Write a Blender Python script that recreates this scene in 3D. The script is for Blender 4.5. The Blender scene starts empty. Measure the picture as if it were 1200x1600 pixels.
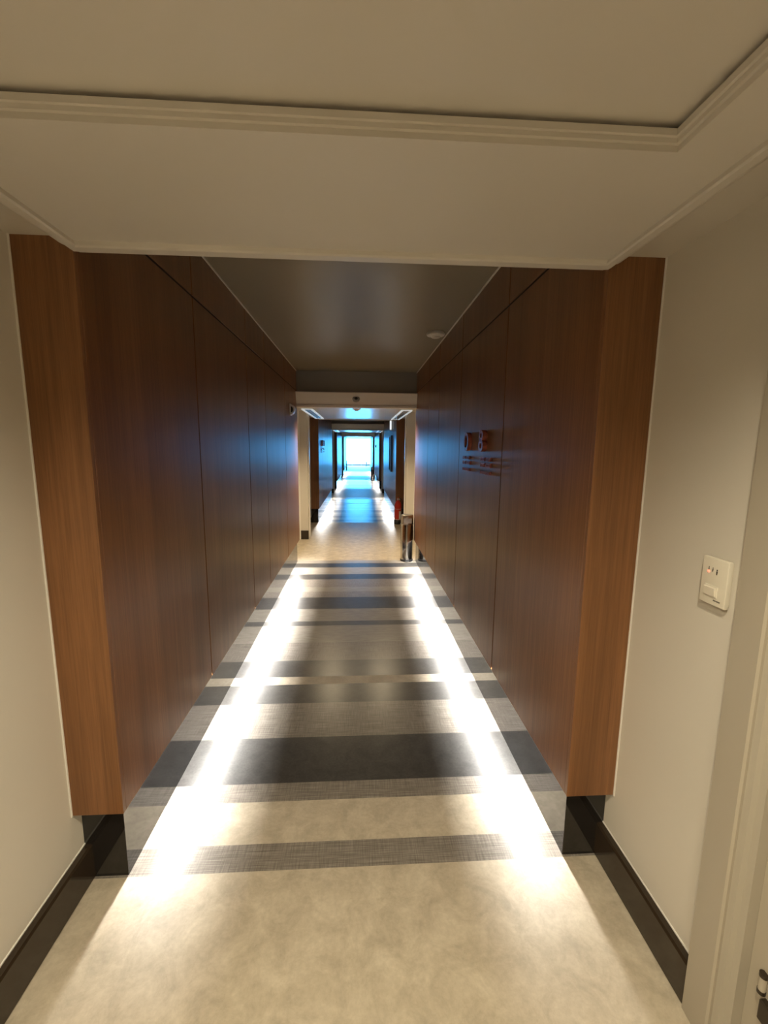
import bpy, bmesh, math, random
from mathutils import Vector, Matrix
random.seed(7)
S = bpy.context.scene
C = S.collection
PI = math.pi

# ------------------------------------------------------------------ helpers
class MB:
    """collects shapes into one mesh"""
    def __init__(self): self.bm = bmesh.new()
    def poly(self, pts, mi=0):
        f = self.bm.faces.new([self.bm.verts.new(p) for p in pts]); f.material_index = mi; return f
    def box(self, x0, x1, y0, y1, z0, z1, mi=0, bev=0.0, seg=2):
        if x0 > x1: x0, x1 = x1, x0
        if y0 > y1: y0, y1 = y1, y0
        r = bmesh.ops.create_cube(self.bm, size=1.0)
        for v in r['verts']:
            v.co = Vector(((x0+x1)/2 + v.co.x*(x1-x0), (y0+y1)/2 + v.co.y*(y1-y0), (z0+z1)/2 + v.co.z*(z1-z0)))
        fs = set(f for v in r['verts'] for f in v.link_faces)
        for f in fs: f.material_index = mi
        if bev > 0:
            es = set(e for v in r['verts'] for e in v.link_edges)
            bmesh.ops.bevel(self.bm, geom=list(es), offset=bev, segments=seg, affect='EDGES', profile=0.5)
        return self
    def extr(self, prof, axis, a, b, mi=0):
        """closed profile [(u,v)..] extruded from a to b along axis ('x': u=y v=z, 'y': u=x v=z, 'z': u=x v=y)"""
        def p(u, v, t):
            return {'x': (t, u, v), 'y': (u, t, v), 'z': (u, v, t)}[axis]
        A = [self.bm.verts.new(p(u, v, a)) for u, v in prof]
        B = [self.bm.verts.new(p(u, v, b)) for u, v in prof]
        n = len(prof); fs = []
        for i in range(n):
            fs.append(self.bm.faces.new((A[i], A[(i+1) % n], B[(i+1) % n], B[i])))
        fs.append(self.bm.faces.new(A[::-1])); fs.append(self.bm.faces.new(B))
        for f in fs: f.material_index = mi
        return self
    def lathe(self, prof, cx=0, cy=0, cz=0, n=40, mi=0, mat=None):
        """profile [(r,z)..] turned about z; mat optionally transforms the points"""
        rings = []; newv = []
        for r, z in prof:
            if r < 1e-6:
                v = self.bm.verts.new((0, 0, z)); rings.append([v]); newv.append(v)
            else:
                ring = [self.bm.verts.new((r*math.cos(2*PI*k/n), r*math.sin(2*PI*k/n), z)) for k in range(n)]
                rings.append(ring); newv += ring
        for a, b in zip(rings, rings[1:]):
            if len(a) == 1 and len(b) == 1: continue
            for k in range(n):
                if len(a) == 1: f = self.bm.faces.new((a[0], b[k], b[(k+1) % n]))
                elif len(b) == 1: f = self.bm.faces.new((a[k], a[(k+1) % n], b[0]))
                else: f = self.bm.faces.new((a[k], a[(k+1) % n], b[(k+1) % n], b[k]))
                f.material_index = mi
        M = mat or Matrix()
        for v in newv: v.co = (M @ v.co) + Vector((cx, cy, cz))
        return self
    def tube(self, pts, r, n=10, mi=0, closed=False):
        pts = [Vector(p) for p in pts]; rings = []
        m = len(pts)
        for i, p in enumerate(pts):
            if closed: t = (pts[(i+1) % m]-pts[i-1]).normalized()
            else: t = (pts[min(i+1, m-1)]-pts[max(i-1, 0)]).normalized()
            a = Vector((0, 0, 1)) if abs(t.z) < .9 else Vector((1, 0, 0))
            u = t.cross(a).normalized(); w = t.cross(u)
            rings.append([self.bm.verts.new(p + r*(math.cos(2*PI*k/n)*u + math.sin(2*PI*k/n)*w)) for k in range(n)])
        prs = list(zip(rings, rings[1:])) + ([(rings[-1], rings[0])] if closed else [])
        for a, b in prs:
            for k in range(n):
                f = self.bm.faces.new((a[k], a[(k+1) % n], b[(k+1) % n], b[k])); f.material_index = mi
        if not closed:
            self.bm.faces.new(rings[0][::-1]); self.bm.faces.new(rings[-1])
        return self
    def build(self, name, mats, parent=None, smooth=False, recalc=True):
        if recalc: bmesh.ops.recalc_face_normals(self.bm, faces=self.bm.faces[:])
        me = bpy.data.meshes.new(name); self.bm.to_mesh(me); self.bm.free()
        for m in (mats if isinstance(mats, (list, tuple)) else [mats]): me.materials.append(m)
        if smooth:
            for p in me.polygons: p.use_smooth = True
            try: me.set_sharp_from_angle(angle=math.radians(38))
            except Exception: pass
        o = bpy.data.objects.new(name, me); C.objects.link(o)
        if parent: o.parent = parent
        return o

def thing(name, label, cat, loc, rotz=0, group=None):
    o = bpy.data.objects.new(name, None); C.objects.link(o)
    o.empty_display_size = .1
    o.location = loc; o.rotation_euler = (0, 0, rotz)
    o['label'] = label; o['category'] = cat
    if group: o['group'] = group
    return o
def struct(o, label=None):
    o['kind'] = 'structure'
    if label: o['label'] = label
    return o
def dup(root, loc, label, group=None, scale=None):
    r = root.copy(); C.objects.link(r); r.location = loc; r['label'] = label
    if group: r['group'] = group
    if scale: r.scale = scale
    for ch in list(root.children):
        c = ch.copy(); C.objects.link(c); c.parent = r
        for g in list(ch.children):
            d = g.copy(); C.objects.link(d); d.parent = c
    return r

# ------------------------------------------------------------------ materials
def mat(name, col, rough=.5, metal=0, spec=.5, emis=None, estr=0):
    m = bpy.data.materials.new(name); m.use_nodes = True
    b = m.node_tree.nodes['Principled BSDF']
    b.inputs['Base Color'].default_value = (*col, 1); b.inputs['Roughness'].default_value = rough
    b.inputs['Metallic'].default_value = metal; b.inputs['Specular IOR Level'].default_value = spec
    if emis:
        b.inputs['Emission Color'].default_value = (*emis, 1); b.inputs['Emission Strength'].default_value = estr
    return m
def nd(m, t, **kw):
    n = m.node_tree.nodes.new(t)
    for k, v in kw.items(): setattr(n, k, v)
    return n
def link(m, a, b): m.node_tree.links.new(a, b)
def ramp(m, fac, stops):
    r = nd(m, 'ShaderNodeValToRGB')
    while len(r.color_ramp.elements) < len(stops): r.color_ramp.elements.new(.5)
    for e, (p, c) in zip(r.color_ramp.elements, stops): e.position = p; e.color = (*c, 1)
    link(m, fac, r.inputs['Fac']); return r.outputs['Color']
def coords(m, scale):
    tc = nd(m, 'ShaderNodeNewGeometry'); mp = nd(m, 'ShaderNodeMapping')
    mp.inputs['Scale'].default_value = scale
    link(m, tc.outputs['Position'], mp.inputs['Vector']); return mp.outputs['Vector']
def noise(m, vec, scale, detail=4, rough=.55, dist=0):
    n = nd(m, 'ShaderNodeTexNoise'); n.inputs['Scale'].default_value = scale
    n.inputs['Detail'].default_value = detail; n.inputs['Roughness'].default_value = rough
    n.inputs['Distortion'].default_value = dist
    link(m, vec, n.inputs['Vector']); return n.outputs['Fac']
def mixc(m, fac, a, b, mode='MIX'):
    x = nd(m, 'ShaderNodeMix', data_type='RGBA', blend_type=mode)
    if hasattr(fac, 'links'): link(m, fac, x.inputs[0])
    else: x.inputs[0].default_value = fac
    for v, i in ((a, 6), (b, 7)):
        if hasattr(v, 'links'): link(m, v, x.inputs[i])
        else: x.inputs[i].default_value = (*v, 1)
    return x.outputs[2]
def bump(m, h, strength, dist=.002):
    b = nd(m, 'ShaderNodeBump'); b.inputs['Strength'].default_value = strength; b.inputs['Distance'].default_value = dist
    link(m, h, b.inputs['Height']); link(m, b.outputs['Normal'], m.node_tree.nodes['Principled BSDF'].inputs['Normal'])
def setcol(m, out): link(m, out, m.node_tree.nodes['Principled BSDF'].inputs['Base Color'])

def wood_mat(name, dark, mid, light, rough):
    m = mat(name, mid, rough, spec=.5)
    v1 = coords(m, (9, 9, .35)); n1 = noise(m, v1, 1.0, 3, .5, .6)
    v2 = coords(m, (60, 60, 1.2)); n2 = noise(m, v2, 1.5, 5, .6, .3)
    v3 = coords(m, (260, 260, 5)); n3 = noise(m, v3, 1.2, 3, .6)
    c1 = ramp(m, n1, [(.28, dark), (.5, mid), (.72, light)])
    c2 = ramp(m, n2, [(.3, (.78, .75, .73)), (.65, (1.08, 1.07, 1.06))])
    c3 = ramp(m, n3, [(.35, (.8, .78, .76)), (.6, (1.05, 1.05, 1.05))])
    c = mixc(m, 1.0, c1, c2, 'MULTIPLY'); c = mixc(m, .7, c, c3, 'MULTIPLY')
    setcol(m, c); bump(m, n2, .03, .001)
    return m
WOOD = wood_mat('walnut_laminate', (.17, .074, .026), (.22, .098, .037), (.275, .127, .052), .34)

def paint_mat(name, col, rough, spec=.4, b=.06):
    m = mat(name, col, rough, spec=spec)
    v = coords(m, (1, 1, 1)); n = noise(m, v, 260, 3, .6); n2 = noise(m, v, 1.3, 2, .5)
    setcol(m, ramp(m, n2, [(.3, tuple(c*.97 for c in col)), (.7, tuple(min(1, c*1.03) for c in col))]))
    if b: bump(m, n, b, .0008)
    return m
WALL = paint_mat('wall_paint', (.66, .62, .55), .5)
CEIL = paint_mat('ceiling_paint', (.62, .58, .52), .42, .45, .03)
CEILG = paint_mat('lobby_ceiling_gloss', (.62, .58, .52), .28, .5, .0)
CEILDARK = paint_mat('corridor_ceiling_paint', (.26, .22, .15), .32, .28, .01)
TRIMW = paint_mat('white_trim_paint', (.78, .75, .70), .3, .5, 0)
BEAMW = paint_mat('beam_paint', (.88, .85, .78), .35, .5, 0)
JAMB = paint_mat('door_jamb_paint', (.42, .38, .31), .4, .45, .03)
CASING = paint_mat('door_casing_paint', (.42, .375, .30), .42, .45, .03)
FASCIA = paint_mat('fascia_paint', (.36, .34, .31), .45, .4, .02)

def floor_mats():
    # beige stone-look vinyl, mottled
    a = mat('vinyl_beige', (.5, .43, .32), .47, spec=.5)
    v = coords(a, (1, 1, 1)); n1 = noise(a, v, 11, 7, .66, .5); n2 = noise(a, v, 60, 5, .65)
    c1 = ramp(a, n1, [(.3, (.40, .345, .265)), (.5, (.50, .435, .335)), (.7, (.60, .53, .42))])
    c2 = ramp(a, n2, [(.3, (.9, .89, .87)), (.7, (1.06, 1.06, 1.06))])
    setcol(a, mixc(a, 1.0, c1, c2, 'MULTIPLY'))
    # charcoal
    d = mat('vinyl_charcoal', (.05, .048, .046), .29, spec=.5)
    v = coords(d, (1, 1, 1)); n1 = noise(d, v, 14, 6, .7, .5); n2 = noise(d, v, 90, 3, .6)
    c1 = ramp(d, n1, [(.3, (.038, .036, .035)), (.72, (.072, .069, .066))])
    c2 = ramp(d, n2, [(.3, (.8, .8, .8)), (.7, (1.2, 1.2, 1.2))])
    setcol(d, mixc(d, 1.0, c1, c2, 'MULTIPLY'))
    # grey-brown brushed textile look
    t = mat('vinyl_textile_grey', (.2, .175, .15), .3, spec=.5)
    va = coords(t, (7, 260, 1)); vb = coords(t, (260, 10, 1))
    na = noise(t, va, 1, 3, .6); nb = noise(t, vb, 1, 3, .6)
    ca = ramp(t, na, [(.32, (.145, .125, .105)), (.68, (.31, .28, .245))])
    cb = ramp(t, nb, [(.32, (.72, .71, .7)), (.68, (1.18, 1.18, 1.18))])
    setcol(t, mixc(t, 1.0, ca, cb, 'MULTIPLY'))
    # mid grey
    g = mat('vinyl_warm_grey', (.3, .27, .23), .29, spec=.5)
    v = coords(g, (2, 9, 1)); n1 = noise(g, v, 5, 5, .65, .5)
    setcol(g, ramp(g, n1, [(.3, (.235, .21, .175)), (.7, (.36, .33, .285))]))
    return [a, d, t, g]
FLOOR = floor_mats()
BLACKG = mat('gloss_black_laminate', (.012, .010, .009), .06, spec=.62)
BLACKM = mat('black_backing', (.01, .008, .007), .6)
SKIRT = mat('espresso_skirting', (.03, .02, .012), .12, spec=.5)
CHROME = mat('brushed_steel', (.60, .58, .55), .16, metal=1)
STEELB = mat('satin_steel_lid', (.52, .50, .47), .34, metal=1)
BLACKP = mat('black_plastic', (.015, .015, .016), .4)
RED = mat('extinguisher_red', (.55, .03, .02), .28)
WHITEP = mat('white_plastic', (.78, .75, .70), .35)
GREYP = mat('grey_plastic', (.38, .37, .34), .4)
PLATE = mat('ivory_plastic', (.76, .71, .60), .35)
LABELW = mat('printed_label', (.75, .72, .66), .5)
ALU = mat('aluminium', (.72, .72, .72), .3, metal=1)
ACRYL = mat('red_brown_acrylic', (.34, .09, .055), .25)
DARKFR = mat('dark_metal_frame', (.02, .022, .025), .4)
RAIL = mat('white_rail_added_glow', (.8, .8, .8), .3, emis=(.88, .97, 1), estr=.42)  # vent frame is no known lamp; emission added so its bars show bright
SLATM = mat('white_gloss_slat', (.8, .78, .74), .15, spec=.7)
HINGE = mat('dark_bronze', (.05, .038, .025), .4, metal=.6)
LEDM = mat('led_tape', (1, 1, 1), .5, emis=(1, .97, .91), estr=590)
REDLED = mat('red_indicator', (.8, .05, .03), .4, emis=(1, .16, .09), estr=3.0)
LAMP = mat('warm_lamp', (1, .9, .7), .5, emis=(1, .86, .6), estr=6)
EMLAMP = mat('emergency_lamp_glow', (.8, .8, .8), .4, emis=(.9, .95, 1), estr=.9)
INK = mat('dark_ink', (.05, .04, .03), .6)
SKYP = mat('daylight_glazing', (.05, .05, .05), .1, emis=(.075, .45, 1.0), estr=45)

# ------------------------------------------------------------------ key sizes
XL, XR = -.782, .735            # timber faces in the corridors
KL, KR = -.809, .760            # black plinths
VL, VR = -.948, .908            # vestibule walls
ZB = .284                       # underside of timber
ZC = 2.44                       # corridor ceiling
ZS, ZSL, ZLIP = 2.062, 2.035, 2.022   # side soffit, dropped slab, its lip
PER = 7.235                     # one corridor + one vestibule
Y0, YP0, YP1, Y1 = 1.32, 1.365, 5.60, 5.645
NCOR = 4
YEND = 36.8

# ------------------------------------------------------------------ floor
STR = [1.356, 1.464, 1.663, 1.765, 2.074, 2.38, 2.584, 2.678, 2.897, 3.184, 3.503, 3.599, 3.888, 4.204, 4.381, 4.529, 4.805, 5.008, 5.301, 5.5, 5.640]
SMI = [2, 0, 2, 1, 2, 1, 0, 1, 2, 3, 1, 3, 1, 2, 3, 2, 1, 3, 1, 3]
bm = MB()
def fl(y0, y1, mi):
    bm.poly([(-1.6, y0, 0), (1.6, y0, 0), (1.6, y1, 0), (-1.6, y1, 0)], mi)
yc = -2.6
for k in range(NCOR):
    o = k*PER
    if k % 2 == 0: b, s = [o+v for v in STR], SMI
    else:
        b = [o + STR[0] + STR[-1] - v for v in STR[::-1]]; s = SMI[::-1]
    fl(yc, b[0], 0)
    for i, mi in enumerate(s): fl(b[i], b[i+1], mi)
    yc = b[-1]
fl(yc, YEND+.6, 0)
bmesh.ops.remove_doubles(bm.bm, verts=bm.bm.verts[:], dist=1e-5)
fo = struct(bm.build('floor', FLOOR, recalc=False))

# ------------------------------------------------------------------ corridors
GROOVES_L = [1.32, 2.20, 3.17, 3.76, 4.73, 5.645]
GROOVES_R = [1.32, 2.20, 3.16, 4.02, 4.62, 5.645]
ZG = 2.196
def corridor(k):
    o = k*PER
    for side in (-1, 1):
        X = XL if side < 0 else XR; K = KL if side < 0 else KR; V = VL if side < 0 else VR
        s = side
        nm = 'left' if side < 0 else 'right'
        # backing body of the clad wall (black, shows in the shadow gaps), LED slot underneath
        b = MB()
        b.box(X + s*.006, V + s*.05, o+Y0+.02, o+Y1-.02, ZB+.015, ZC+.02)
        w = struct(b.build('wall_'+nm, BLACKM))
        G = GROOVES_L if side < 0 else GROOVES_R
        g = .006
        for i in range(len(G)-1):
            y0 = o+G[i] + (g if i else .018); y1 = o+G[i+1] - (g if i < len(G)-2 else .018)
            MB().box(X, X+s*.0055, y0, y1, ZB, ZG-g, bev=.0008, seg=1).build('panel', WOOD, w)
            MB().box(X, X+s*.0055, y0, y1, ZG+g, ZC, bev=.0008, seg=1).build('panel', WOOD, w)
        # timber end faces (towards and away from the camera)
        for ya, yb in ((o+Y0, o+Y0+.018), (o+Y1-.018, o+Y1)):
            MB().box(X, V+s*.0, ya, yb, ZB, ZC, bev=.001, seg=1).build('end_panel', WOOD, w)
        # fine white bead where the timber end meets the painted wall
        for ya, yb in ((o+Y0-.004, o+Y0+.016),):
            b = MB(); b.box(V-s*.004, V+s*.004, ya, yb, ZB-.002, ZS+.02); struct(b.build('trim_1', TRIMW))
        # gloss black plinth, closed at both ends
        b = MB()
        b.box(K, V+s*.04, o+YP0, o+YP1, 0, ZB+.0145)
        struct(b.build('baseboard_'+nm, BLACKG))
        # LED tape in the slot under the timber
        t = thing('led_strip', 'white LED light strip hidden under the %s timber wall, %s' % (nm, ['nearest corridor', 'second corridor', 'third corridor', 'farthest corridor'][k]), 'light strip', ((K - s*.006), o+YP0, ZB+.0135), 0)
        MB().box(-.004, .004, .01, YP1-YP0-.01, .0005, .0014).build('tape', ALU, t)
        b = MB(); b.poly([(-.004, .07, 0), (-.004, YP1-YP0-.07, 0), (.004, YP1-YP0-.07, 0), (.004, .07, 0)])
        b.build('diffuser', LEDM, t, recalc=False)
        # white angle bead under the corridor ceiling
        b = MB(); b.box(X, X-s*.007, o+Y0, o+Y1, ZC-.008, ZC+.004); struct(b.build('trim_2', TRIMW))
    b = MB(); b.box(XL-.02, XR+.02, o+Y0, o+Y1, ZC, ZC+.05); struct(b.build('ceiling', CEILDARK))
    # fascia and lowered beam at the far end
    b = MB(); b.box(XL, XR, o+5.618, o+5.645, 2.17, ZC); struct(b.build('trim_3', FASCIA))
for k in range(NCOR): corridor(k)

# ------------------------------------------------------------------ vestibules: dropped slab with tray recess
def vestibule(ya, yb, first=False):
    """ya: start (far end of previous corridor), yb: start of next corridor"""
    # side soffits
    b = MB()
    b.box(VL-.02, XL+.08, ya, yb, ZS, ZS+.12); b.box(XR-.08, VR+.02, ya, yb, ZS, ZS+.12)
    struct(b.build('ceiling', CEIL))
    # slab as four bands around the recess
    rx0, rx1 = XL+.155, XR-.155
    ry0, ry1 = ya+.52, yb-.480
    top = 2.165
    if not first:
        b = MB(); b.box(XL-.05, XR+.05, ya, yb, ZSL, top); struct(b.build('ceiling', CEILG))
        b = MB()
        for y, d in ((ya, 1), (yb, -1)):
            b.extr([(y, ZLIP), (y+d*.030, ZLIP), (y+d*.036, ZLIP+.004), (y+d*.040, ZSL), (y+d*.040, ZSL+.03), (y, ZSL+.03)], 'x', XL+.018, XR-.018)
        struct(b.build('trim_4', CEIL))
        return
    b = MB()
    b.box(XL+.02, rx0, ya, yb, ZSL, top); b.box(rx1, XR-.02, ya, yb, ZSL, top)
    b.box(rx0, rx1, ya, ry0, ZSL, top); b.box(rx0, rx1, ry1, yb, ZSL, top)
    b.box(rx0-.02, rx1+.02, ry0-.02, ry1+.02, 2.072, top)
    struct(b.build('ceiling', CEIL))
    # end lips
    b = MB()
    for y, d in ((ya, 1), (yb, -1)):
        b.extr([(y, ZLIP), (y+d*.030, ZLIP), (y+d*.036, ZLIP+.004), (y+d*.040, ZSL), (y+d*.040, ZSL+.03), (y, ZSL+.03)], 'x', XL+.018, XR-.018)
    struct(b.build('trim_4', CEIL))
    # stepped side mouldings
    b = MB()
    for x, s in ((XL, -1), (XR, 1)) if first else ():
        prof = [(x-s*.028, ZSL+.002), (x-s*.028, ZLIP+.004), (x-s*.024, ZLIP), (x-s*.004, ZLIP+.001), (x+s*.004, ZLIP+.006), (x+s*.008, ZLIP+.012),
                (x+s*.010, ZLIP+.016), (x+s*.022, ZLIP+.017), (x+s*.032, ZLIP+.022), (x+s*.038, ZLIP+.030), (x+s*.041, ZS+.001), (x+s*.041, ZS+.02), (x-s*.028, ZS+.02)]
        b.extr(prof, 'y', ya+.002, yb-.002)
    if first: struct(b.build('trim_5', CEIL))
    else: b.bm.free()
    # tray moulding: bands on the inside of the recess, shadow gap above
    b = MB()
    def ring(i, z0, z1, t):
        a0, a1, c0, c1 = rx0+i, rx1-i, ry0+i, ry1-i
        b.box(a0, a1, c1-t, c1, z0, z1); b.box(a0, a1, c0, c0+t, z0, z1)
        b.box(a0, a0+t, c0+t, c1-t, z0, z1); b.box(a1-t, a1, c0+t, c1-t, z0, z1)
    ring(-.004, ZSL-.003, ZSL+.008, .010); ring(0.0, ZSL+.0075, ZSL+.016, .013); ring(.0, ZSL+.0155, ZSL+.027, .019)
    struct(b.build('trim_6', CEIL))
    return rx0, rx1, ry0, ry1
def side_walls(ya, yb, sides=(-1, 1)):
    for side in sides:
        V = VL if side < 0 else VR; nm = 'left' if side < 0 else 'right'; s = side
        b = MB(); b.box(V, V+s*.15, ya, yb, 0, 2.2); struct(b.build('wall_'+nm, WALL))
        b = MB(); b.extr([(V+s*.002, .004), (V-s*.026, .004), (V-s*.026, .126), (V-s*.020, .132), (V+s*.002, .132)], 'y', ya, yb)
        struct(b.build('baseboard_'+nm, SKIRT))
        b = MB(); b.box(V+s*.001, V-s*.0035, ya, yb, .132, .136); struct(b.build('trim_7', TRIMW))

DOORY = .918
vestibule(-1.59, Y0, True)
side_walls(-2.6, YP0, (-1,))
# right wall with the doorway: wall only between the casing and the timber
side_walls(DOORY, YP0, (1,))
b = MB(); b.box(VR+.06, VR+.15, -2.6, DOORY, 0, 2.2); struct(b.build('wall_right', WALL))
# casing, stepped profile, on the near vestibule's right wall
b = MB()
y = DOORY
b.extr([(VR+.06, y), (VR-.025, y), (VR-.030, y-.005), (VR-.033, y-.078), (VR-.029, y-.083), (VR+.06, y-.083)], 'z', 0, 2.062)
struct(b.build('trim_8', CASING))
b = MB(); b.extr([(VR+.06, y-.0832), (VR-.023, y-.0832), (VR-.021, y-.098), (VR-.010, y-.103), (VR-.008, y-.118), (VR+.06, y-.118)], 'z', 0, 2.062)
struct(b.build('trim_8', JAMB))
b = MB(); b.box(VR+.018, VR+.06, -.05, DOORY-.1185, .006, 2.06); d1 = struct(b.build('door_1', CASING))
b = MB(); b.lathe([(0, 0), (.0075, 0), (.0075, .034), (0, .034)], VR+.012, .762, .283, 16); b.build('hinge', CASING, d1, True)
b = MB()
for zz in (.274, .3175): b.lathe([(0, 0), (.0085, 0), (.0085, .009), (0, .009)], VR+.012, .762, zz, 16)
b.build('hinge_cap', HINGE, d1, True)
b = MB(); b.box(VR+.003, VR+.028, .70, .757, .215, .268, bev=.003); b.build('hinge_plate', HINGE, d1)

# later vestibules
for k in range(1, NCOR):
    o = k*PER
    ya, yb = o-PER+5.645, o+Y0
    vestibule(ya, yb)
    side_walls(o-.22, o+YP0)
    # side alcoves with the room doors: return wall, casing, alcove back
    for s, X, K, V, nm in ((-1, XL, KL, VL, 'left'), (1, XR, KR, VR, 'right')):
        yf = ya+1.36
        b = MB(); b.box(K+s*.012, V+s*.0, yf, yf+.22, .145, ZS); b.box(K+s*.015, V+s*.0, yf+.003, yf+.22, 0, .145)
        struct(b.build('wall_'+nm, WALL))
        b = MB(); b.box(K+s*.010, V-s*.004, yf-.012, yf+.002, .003, .145); struct(b.build('baseboard_'+nm, SKIRT))
        b = MB(); b.extr([(V-s*.004, yf+.02), (V-s*.004, yf-.018), (V+s*.01, yf-.024), (V+s*.03, yf-.02), (V+s*.05, yf-.026), (V+s*.085, yf-.02), (V+s*.085, yf+.02)], 'z', 0, 2.06)
        b.extr([(K+s*.011, yf+.10), (K-s*.002, yf+.10), (K-s*.006, yf+.13), (K-s*.002, yf+.19), (K+s*.011, yf+.2)], 'z', 0.02, 2.03)
        struct(b.build('trim_8', TRIMW))
        b = MB(); b.box(V+s*.085, V+s*1.0, yf, yf+.06, 0, 2.06); struct(b.build('door_2', CASING))
        b = MB(); b.box(V+s*.6, V+s*.7, ya-.3, yf+.1, 0, 2.2); struct(b.build('wall_'+nm, WALL))
        b = MB(); b.box(V, V+s*.7, ya, yf+.1, ZS, ZS+.1); struct(b.build('ceiling', CEIL))
# end lobby in front of the window
ya, yb = (NCOR-1)*PER+5.645, YEND
b = MB(); b.box(-1.3, 1.3, ya, yb+.2, 2.30, 2.4); struct(b.build('ceiling', CEIL))
for s, V, nm in ((-1, -1.10, 'left'), (1, 1.05, 'right')):
    b = MB(); b.box(V, V+s*.15, ya, yb+.2, 0, 2.32); struct(b.build('wall_'+nm, WALL))
b = MB(); b.box(-1.1, -1.03, YEND, YEND+.1, 0, 2.3); b.box(.98, 1.05, YEND, YEND+.1, 0, 2.3); b.box(-1.03, .98, YEND, YEND+.1, 2.24, 2.3); b.box(-1.03, .98, YEND-.04, YEND+.1, 0, .09)
wn = struct(b.build('window_1', DARKFR))
b = MB(); b.poly([(-1.03, YEND+.05, .09), (.98, YEND+.05, .09), (.98, YEND+.05, 2.24), (-1.03, YEND+.05, 2.24)]); b.build('pane', SKYP, wn)
# wall behind the camera closes the vestibule
b = MB(); b.box(-1.2, 1.2, -2.6, -2.5, 0, 2.2); struct(b.build('wall_back', WALL))
b = MB(); b.box(-1.2, 1.2, -2.6, -1.59, ZS, ZS+.1); struct(b.build('ceiling', CEIL))

# ------------------------------------------------------------------ beams' fittings
# dome camera
def dome_camera(loc, label, grp=None):
    t = thing('dome_camera', label, 'security camera', (loc[0], loc[1]+.003, loc[2]), 0, grp)
    R = Matrix.Rotation(PI/2, 4, 'X')       # +z of the profile -> -y
    b = MB(); b.lathe([(0, 0), (.046, 0), (.047, .008), (.044, .020), (.036, .027), (.028, .029), (0, .029)], n=32, mat=R); b.build('housing', GREYP, t, True)
    R2 = Matrix.Translation((0, -.022, -.010)) @ R
    b = MB(); b.lathe([(.022, -.004)] + [(.021*math.cos(a), .021*math.sin(a)) for a in [i*PI/2/8 for i in range(8)]] + [(0, .021)], n=32, mat=R2); b.build('dome', BLACKP, t, True)
    return t
dc = dome_camera((-.035, 5.643, 2.098), 'small white dome security camera with black lens on the beam ahead')

# beams: front face carried by slab start; plain boxed beam projecting into corridor
for k in range(NCOR-1):
    o = k*PER
    b = MB()
    b.extr([(o+5.644, 1.992), (o+5.606, 1.992), (o+5.598, 1.998), (o+5.592, 2.020), (o+5.606, 2.024), (o+5.606, 2.032), (o+5.597, 2.036), (o+5.535, 2.168), (o+5.535, 2.178), (o+5.644, 2.178)], 'x', XL, XR)
    struct(b.build('trim_9', BEAMW))
dc.location = (-.035, 5.572, 2.100); dc.rotation_euler = (-.46, 0, 0)

# smoke detectors / ceiling sensors
def detector(loc, label, d=.15, grp=None):
    t = thing('smoke_detector', label, 'smoke detector', loc, 0, grp)
    r = d/2
    b = MB(); b.lathe([(0, 0), (r*.93, 0), (r*.93, -.008), (r, -.010), (r, -.018), (r*.94, -.026), (r*.62, -.033), (r*.60, -.031), (0, -.031)], n=40); b.build('base', WHITEP, t, True)
    b = MB(); b.lathe([(r*.52, -.030), (r*.50, -.039), (r*.40, -.044), (0, -.045)], n=32); b.build('sensor_cap', WHITEP, t, True)
    return t
d0 = detector((.63, 3.69, ZC), 'round white smoke detector on the dark corridor ceiling near right wall')
d1_ = detector((-.03, 6.02, ZSL), 'small round detector on the lowered ceiling beyond the beam', .11)
for k, l in ((1, 'round detector on the second corridor ceiling, far beyond the beam'),):
    dup(d0, (.3, 3.69+k*PER, ZC), l)

# linear air vents along both sides of the far lowered ceilings
def vent(x, y0, y1, s, label, grp):
    t = thing('air_vent', label, 'air vent', (x, (y0+y1)/2, ZSL), 0, grp)
    L = (y1-y0)/2
    b = MB(); w = .080
    e = .026
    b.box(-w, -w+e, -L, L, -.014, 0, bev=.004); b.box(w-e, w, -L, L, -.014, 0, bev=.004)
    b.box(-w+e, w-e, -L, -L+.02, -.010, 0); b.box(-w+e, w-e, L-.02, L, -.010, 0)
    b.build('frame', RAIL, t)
    MB().box(-w+e, w-e, -L+.02, L-.02, -.0012, -.0002).build('backing', BLACKP, t)
    for c in (-.035, 0, .035):
        b = MB(); b.extr([(c-.010, -.0015), (c-.008, -.0085), (c+.008, -.0095), (c+.010, -.008), (c+.009, -.0065), (c-.006, -.0012)], 'y', -L+.02, L-.02)
        b.build('slat', SLATM, t)
    return t
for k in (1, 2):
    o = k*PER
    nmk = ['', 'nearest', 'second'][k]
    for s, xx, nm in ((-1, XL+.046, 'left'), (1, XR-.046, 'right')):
        vent(xx, o-.93, o+1.06, s, 'white-railed slatted air vent on the %s side of the %s lowered ceiling' % (nm, nmk), 'ceiling air vents')

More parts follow.
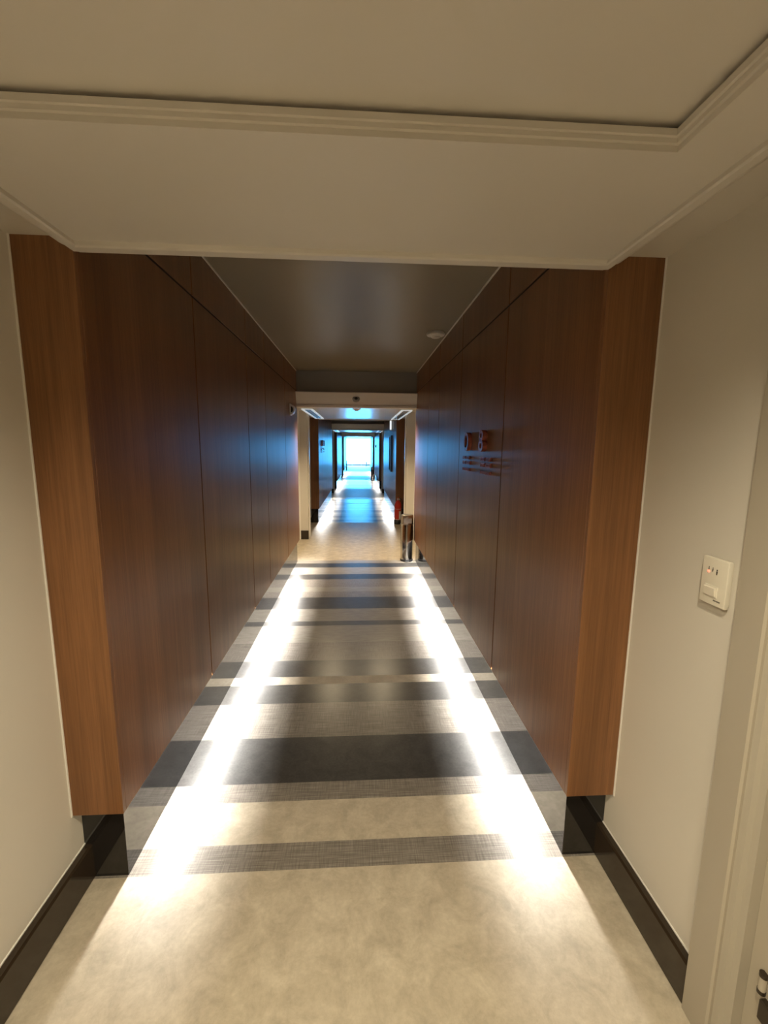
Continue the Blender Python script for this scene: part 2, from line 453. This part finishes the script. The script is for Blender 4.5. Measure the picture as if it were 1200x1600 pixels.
# downlights in the tray recesses
def downlight(loc, label, power, spot=2.5, col=(1, .88, .64)):
    t = thing('downlight', label, 'downlight', loc, 0, 'recessed ceiling downlights')
    b = MB(); b.lathe([(.038, -.001), (.055, -.001), (.056, -.004), (.050, -.007), (.040, -.005), (.038, -.001)], n=32); b.build('ring', WHITEP, t, True)
    b = MB(); b.lathe([(0, -.0012), (.038, -.0012)], n=32); b.build('lens', LAMP, t, True)
    l = bpy.data.lights.new('downlight_lamp', 'SPOT'); l.energy = power; l.color = col; l.spot_size = spot; l.spot_blend = .8; l.shadow_soft_size = .035
    lo = bpy.data.objects.new('downlight_lamp', l); C.objects.link(lo); lo.parent = t; lo.location = (0, 0, -.012)
    return t
downlight((-.38, .28, 2.072), 'warm recessed downlight above the left wall of the near lobby', 78)
downlight((.34, .28, 2.072), 'warm recessed downlight above the right wall of the near lobby', 64)
downlight((-.02, -.7, 2.072), 'warm recessed downlight behind the viewer in the near lobby', 70)
downlight((-.38, 5.82, ZSL), 'warm recessed downlight at left in the lobby beyond the beam', 112, col=(1, .78, .48))
downlight((.34, 5.82, ZSL), 'warm recessed downlight at right in the lobby beyond the beam', 112, col=(1, .78, .48))
downlight((-.02, PER+5.82, ZSL), 'warm recessed downlight in the far second lobby', 8)

# ------------------------------------------------------------------ bell plate by the door
def bell_plate():
    t = thing('doorbell_plate', 'ivory doorbell plate with red indicator light beside the door casing', 'doorbell', (VR, .996, 1.174))
    w, h = .039, .0595
    b = MB(); b.extr([(-w+.006, -h+.006), (w-.006, -h+.006), (w-.006, h-.006), (-w+.006, h-.006)], 'x', 0.001, -.007); b.build('back_box', PLATE, t)
    # cushion-edged face plate
    b = MB(); b.box(-.018, -.006, -w, w, -h, h, bev=.0018, seg=3); b.build('face_plate', PLATE, t, True)
    b = MB(); b.box(-.0175, -.0195, -.016, .024, -.040, -.010, bev=.0012); b.build('button_frame', PLATE, t)
    b = MB(); b.extr([(-.0185, -.036), (-.0225, -.035), (-.0255, -.015), (-.0185, -.013)], 'y', -.012, .021); b.build('button', PLATE, t)
    b = MB(); b.lathe([(0, .0022), (.002, .0018), (.0032, .0008), (.0034, 0), (0, 0)], -.018, .018, .0235, 20, mat=Matrix.Rotation(-PI/2, 4, 'Y')); o = b.build('indicator_light', REDLED, t, True); o['label'] = 'glowing red indicator light'
    # printed pictograms above the button: small standing figures and bell
    b = MB()
    def fig(yc, zc, sc):
        b.lathe([(0, .0004), (.0016*sc, .0004), (.0016*sc, 0)], -.0179, yc, zc+.0042*sc, 12, mat=Matrix.Rotation(-PI/2, 4, 'Y'))
        b.extr([(yc-.0016*sc, zc+.002*sc), (yc+.0016*sc, zc+.002*sc), (yc+.0011*sc, zc-.006*sc), (yc-.0011*sc, zc-.006*sc)], 'x', -.0178, -.0184)
    fig(.018, .031, .8); fig(.006, .030, .9); fig(-.007, .0265, 1.2)
    b.build('pictogram', INK, t)
    b = MB()
    for i in range(6): b.box(-.0178, -.0183, -.008-.0035*i, -.0053-.0035*i, -.0475-(.0006 if i % 2 else 0), -.0447)
    b.build('lettering', INK, t)
    return t
bell_plate()

# ------------------------------------------------------------------ raised wall sign on the right timber wall
def ring_pts(rx, rz, n=28, a0=0, a1=2*PI):
    return [(rx*math.cos(a0+(a1-a0)*i/n), rz*math.sin(a0+(a1-a0)*i/n)) for i in range(n+(0 if abs(a1-a0) >= 2*PI-1e-6 else 1))]
def annulus(b, yc, zc, ro, ri, x0, x1, n=36, ky=1.0):
    O = [(yc+ro*ky*math.cos(2*PI*i/n), zc+ro*math.sin(2*PI*i/n)) for i in range(n)]
    I = [(yc+ri*ky*math.cos(2*PI*i/n), zc+ri*math.sin(2*PI*i/n)) for i in range(n)]
    for i in range(n):
        j = (i+1) % n
        b.extr([O[i], O[j], I[j], I[i]], 'x', x0, x1)
def wall_sign(loc, s, label):
    """s=+1 on right wall (projects to -x), s=-1 on the left wall"""
    t = thing('raised_sign', label, 'wall sign', loc, 0, 'raised signs on the timber walls')
    d = -s*.028; e = -s*.001; d2 = -s*.014
    # symbols sit 0.12 high, text rows below; y grows away from the viewer
    b = MB(); annulus(b, .20, .06, .060, .040, e, d, 32, .95); b.build('symbol', ACRYL, t)
    b = MB(); annulus(b, -.15, .090, .032, .014, e, d, 28, 1.25); annulus(b, -.15, .032, .034, .016, e, d, 28, 1.35); b.build('symbol', ACRYL, t)
    rnd = random.Random(3)
    for yc in (.23, -.21):
        for r, (z, h) in enumerate(((-.045, .022), (-.078, .024), (-.122, .018))):
            b = MB(); yy = yc + .10; b.box(e, -s*.004, yc-.09, yc+.10, z-.003, z+.003)
            n = 7
            for i in range(n):
                wdt = .018 + .008*rnd.random()
                if i != 3 or r == 2:
                    # letter-like bits: stem and crossbars
                    b.box(e, d2, yy-wdt*.32, yy, z-h/2, z+h/2)
                    b.box(e, d2, yy-wdt, yy-wdt*.30, z+h/2-h*.28, z+h/2)
                    if rnd.random() < .6: b.box(e, d2, yy-wdt, yy-wdt*.30, z-h/2, z-h/2+h*.28)
                yy -= wdt+.005
            b.build('text_row', ACRYL, t)
    return t
wall_sign((XR, 2.655, 1.484), 1, 'reddish raised symbols and text rows on the right timber wall, nearest corridor')
wall_sign((XL, 9.5, 1.52), -1, 'raised symbol and text rows on the left timber wall, second corridor')
wall_sign((XR, 18.6, 1.50), 1, 'tiny raised sign on the right timber wall, third corridor')

# ------------------------------------------------------------------ steel bins
def trash_bin(loc, label):
    t = thing('trash_bin', label, 'bin', loc, 0, 'steel corridor bins')
    r = .086
    b = MB(); b.lathe([(r*.97, .0), (r, .004), (r, .026), (r*.98, .030), (0, .030)], n=48); b.build('base', BLACKP, t, True)
    b = MB(); b.lathe([(r*.965, .03), (r*.965, .50), (r*.93, .505), (r*.93, .50)], n=48); b.build('body', CHROME, t, True)
    b = MB(); b.lathe([(r*.975, .497), (r*1.0, .500), (r*1.0, .508), (r*.975, .511)], n=48); b.build('rim', STEELB, t, True)
    # swing-top hood with a slanted flap
    b = MB(); b.lathe([(r*.965, .509), (r*.97, .60), (r*.95, .618), (r*.87, .626), (0, .629)], n=48); h = b.build('lid', STEELB, t, True)
    b = MB(); b.extr([(-.052, .524), (.052, .524), (.052, .590), (-.052, .590)], 'y', -r*.93, -r*1.0); b.build('flap', STEELB, h)
    b = MB(); b.box(-.03, .03, -r*1.22, -r*.9, .006, .016, bev=.003); b.build('pedal', BLACKP, t)
    return t
tb = trash_bin((.640, 5.62, 0), 'slim stainless steel bin on the striped floor at right, nearest of the bins')
dup(tb, (.63, 19.75, 0), 'dark distant bin at the right wall, well before the window', 'steel corridor bins')
dup(tb, (-.86, 29.3, 0), 'dark distant bin at left just before the bright window', 'steel corridor bins')

# ------------------------------------------------------------------ fire extinguishers
def extinguisher(loc, label):
    t = thing('fire_extinguisher', label, 'fire extinguisher', loc, 0, 'fire extinguishers')
    r = .068
    b = MB(); b.lathe([(0, 0), (r*1.12, 0), (r*1.14, .012), (r*1.10, .085), (r*1.04, .09), (r*1.02, .03), (0, .03)], n=36); o = b.build('stand', BLACKP, t, True)
    b = MB(); b.lathe([(0, .034), (r*.9, .034), (r, .05), (r, .365), (r*.96, .40), (r*.80, .43), (r*.5, .452), (.022, .462), (.022, .475), (0, .475)], n=40); b.build('cylinder', RED, t, True)
    b = MB(); b.lathe([(r*1.006, .30), (r*1.006, .308)], n=40); b.build('band', LABELW, t, True)
    b = MB(); b.lathe([(r*1.006, .095), (r*1.006, .101)], n=40); b.build('band', LABELW, t, True)
    b = MB(); n = 8
    for i in range(n):
        a0 = -PI/2 + .25 + i*.9/n; a1 = a0 + .9/n; R = r*1.008
        b.poly([(R*math.cos(a0), R*math.sin(a0), .11), (R*math.cos(a1), R*math.sin(a1), .11), (R*math.cos(a1), R*math.sin(a1), .26), (R*math.cos(a0), R*math.sin(a0), .26)])
    b.build('paper_label', LABELW, t)
    b = MB(); b.lathe([(0, .475), (.018, .475), (.020, .50), (.014, .515), (0, .517)], n=20); b.box(-.01, .01, -.035, .012, .488, .506); v = b.build('valve', ALU, t, True)
    b = MB(); b.extr([(-.012, .512), (-.095, .548), (-.098, .542), (-.02, .505)], 'x', -.009, .009); b.extr([(-.012, .497), (-.085, .480), (-.086, .474), (-.012, .488)], 'x', -.008, .008); b.build('handle', RED, v)
    b = MB(); b.lathe([(0, 0), (.014, 0), (.014, .012), (0, .012)], .024, 0, .497, 20, mat=Matrix.Rotation(PI/2, 4, 'Y')); b.build('gauge', LABELW, v, True)
    pts = [(.016, 0, .495), (.045, -.01, .505), (.075, -.02, .49), (.088, -.02, .44), (.086, -.02, .36), (.084, -.02, .25), (.083, -.02, .20)]
    b = MB(); b.tube(pts, .009, 10); hs = b.build('hose', BLACKP, t, True)
    b = MB(); b.lathe([(.010, .20), (.012, .16), (.015, .10), (.012, .10), (0, .13)], .083, -.02, 0, 16); b.build('nozzle', BLACKP, hs, True)
    return t
fe = extinguisher((.775, 8.44, 0), 'red fire extinguisher on black floor stand beyond the steel bin at right')
dup(fe, (.63, 35.9, 0), 'small dark extinguisher standing against the bright window', 'fire extinguishers', (.75, .75, .75))

# ------------------------------------------------------------------ small wall fittings
t = thing('emergency_light', 'small white emergency light on the left timber wall near the beam', 'emergency light', (XL, 5.1, 1.92))
b = MB(); b.box(-.003, .012, -.055, .055, -.065, .065, bev=.004); b.build('backplate', WHITEP, t)
b = MB()
prof = [(.012, .055)] + [(.012+.040*math.sin(a), .055*math.cos(a)) for a in [PI*i/10 for i in range(1, 10)]] + [(.012, -.055)]
b.extr(prof, 'y', -.045, .045); b.build('housing', WHITEP, t, True)
b = MB(); b.extr([(u*.62+.006, v*.62) for u, v in prof], 'y', -.0465, -.044); b.build('lens', BLACKP, t)
t = thing('wall_lamp', 'white upright emergency lamp high on the right wall, second corridor', 'emergency light', (XR, 9.75, 2.0))
b = MB(); b.box(-.001, -.014, -.06, .06, -.12, .12, bev=.004); b.build('backplate', WHITEP, t)
b = MB(); b.box(-.014, -.045, -.045, .045, -.105, .105, bev=.010); b.build('diffuser', EMLAMP, t)
t = thing('notice_frame', 'dark tall notice frame on the right timber wall, second corridor', 'notice frame', (XR, 9.9, 1.37))
b = MB()
b.box(-.001, -.028, -.28, -.25, -.40, .40); b.box(-.001, -.028, .25, .28, -.40, .40); b.box(-.001, -.028, -.25, .25, .37, .40); b.box(-.001, -.028, -.25, .25, -.40, -.37)
b.build('frame', DARKFR, t)
b = MB(); b.box(-.001, -.012, -.25, .25, -.37, .37); b.build('board', DARKFR, t)

# ------------------------------------------------------------------ camera
cam = bpy.data.cameras.new('camera'); co = bpy.data.objects.new('camera', cam); C.objects.link(co)
r = Vector((0.998292, -0.057702, 0.00918)); u = Vector((-0.000546, 0.147904, 0.989002)); n = Vector((-0.058425, -0.987317, 0.14762))
co.matrix_world = Matrix(((r.x, u.x, n.x, 0), (r.y, u.y, n.y, 0), (r.z, u.z, n.z, 1.5), (0, 0, 0, 1)))
cam.sensor_fit = 'HORIZONTAL'; cam.sensor_width = 36; cam.lens = 36*673.58/1200
cam.clip_start = .02; cam.clip_end = 200
S.camera = co

w = bpy.data.worlds.new('world'); S.world = w; w.use_nodes = True
w.node_tree.nodes['Background'].inputs[0].default_value = (.3, .6, 1, 1); w.node_tree.nodes['Background'].inputs[1].default_value = .2

S.view_settings.view_transform = 'Standard'; S.view_settings.look = 'None'; S.view_settings.gamma = 1
S.view_settings.use_curve_mapping = False
S.view_settings.exposure = 0
S.cycles.use_denoising = True
S.cycles.max_bounces = 10; S.cycles.diffuse_bounces = 5; S.cycles.glossy_bounces = 5
S.cycles.sample_clamp_indirect = 8
S.cycles.caustics_reflective = True
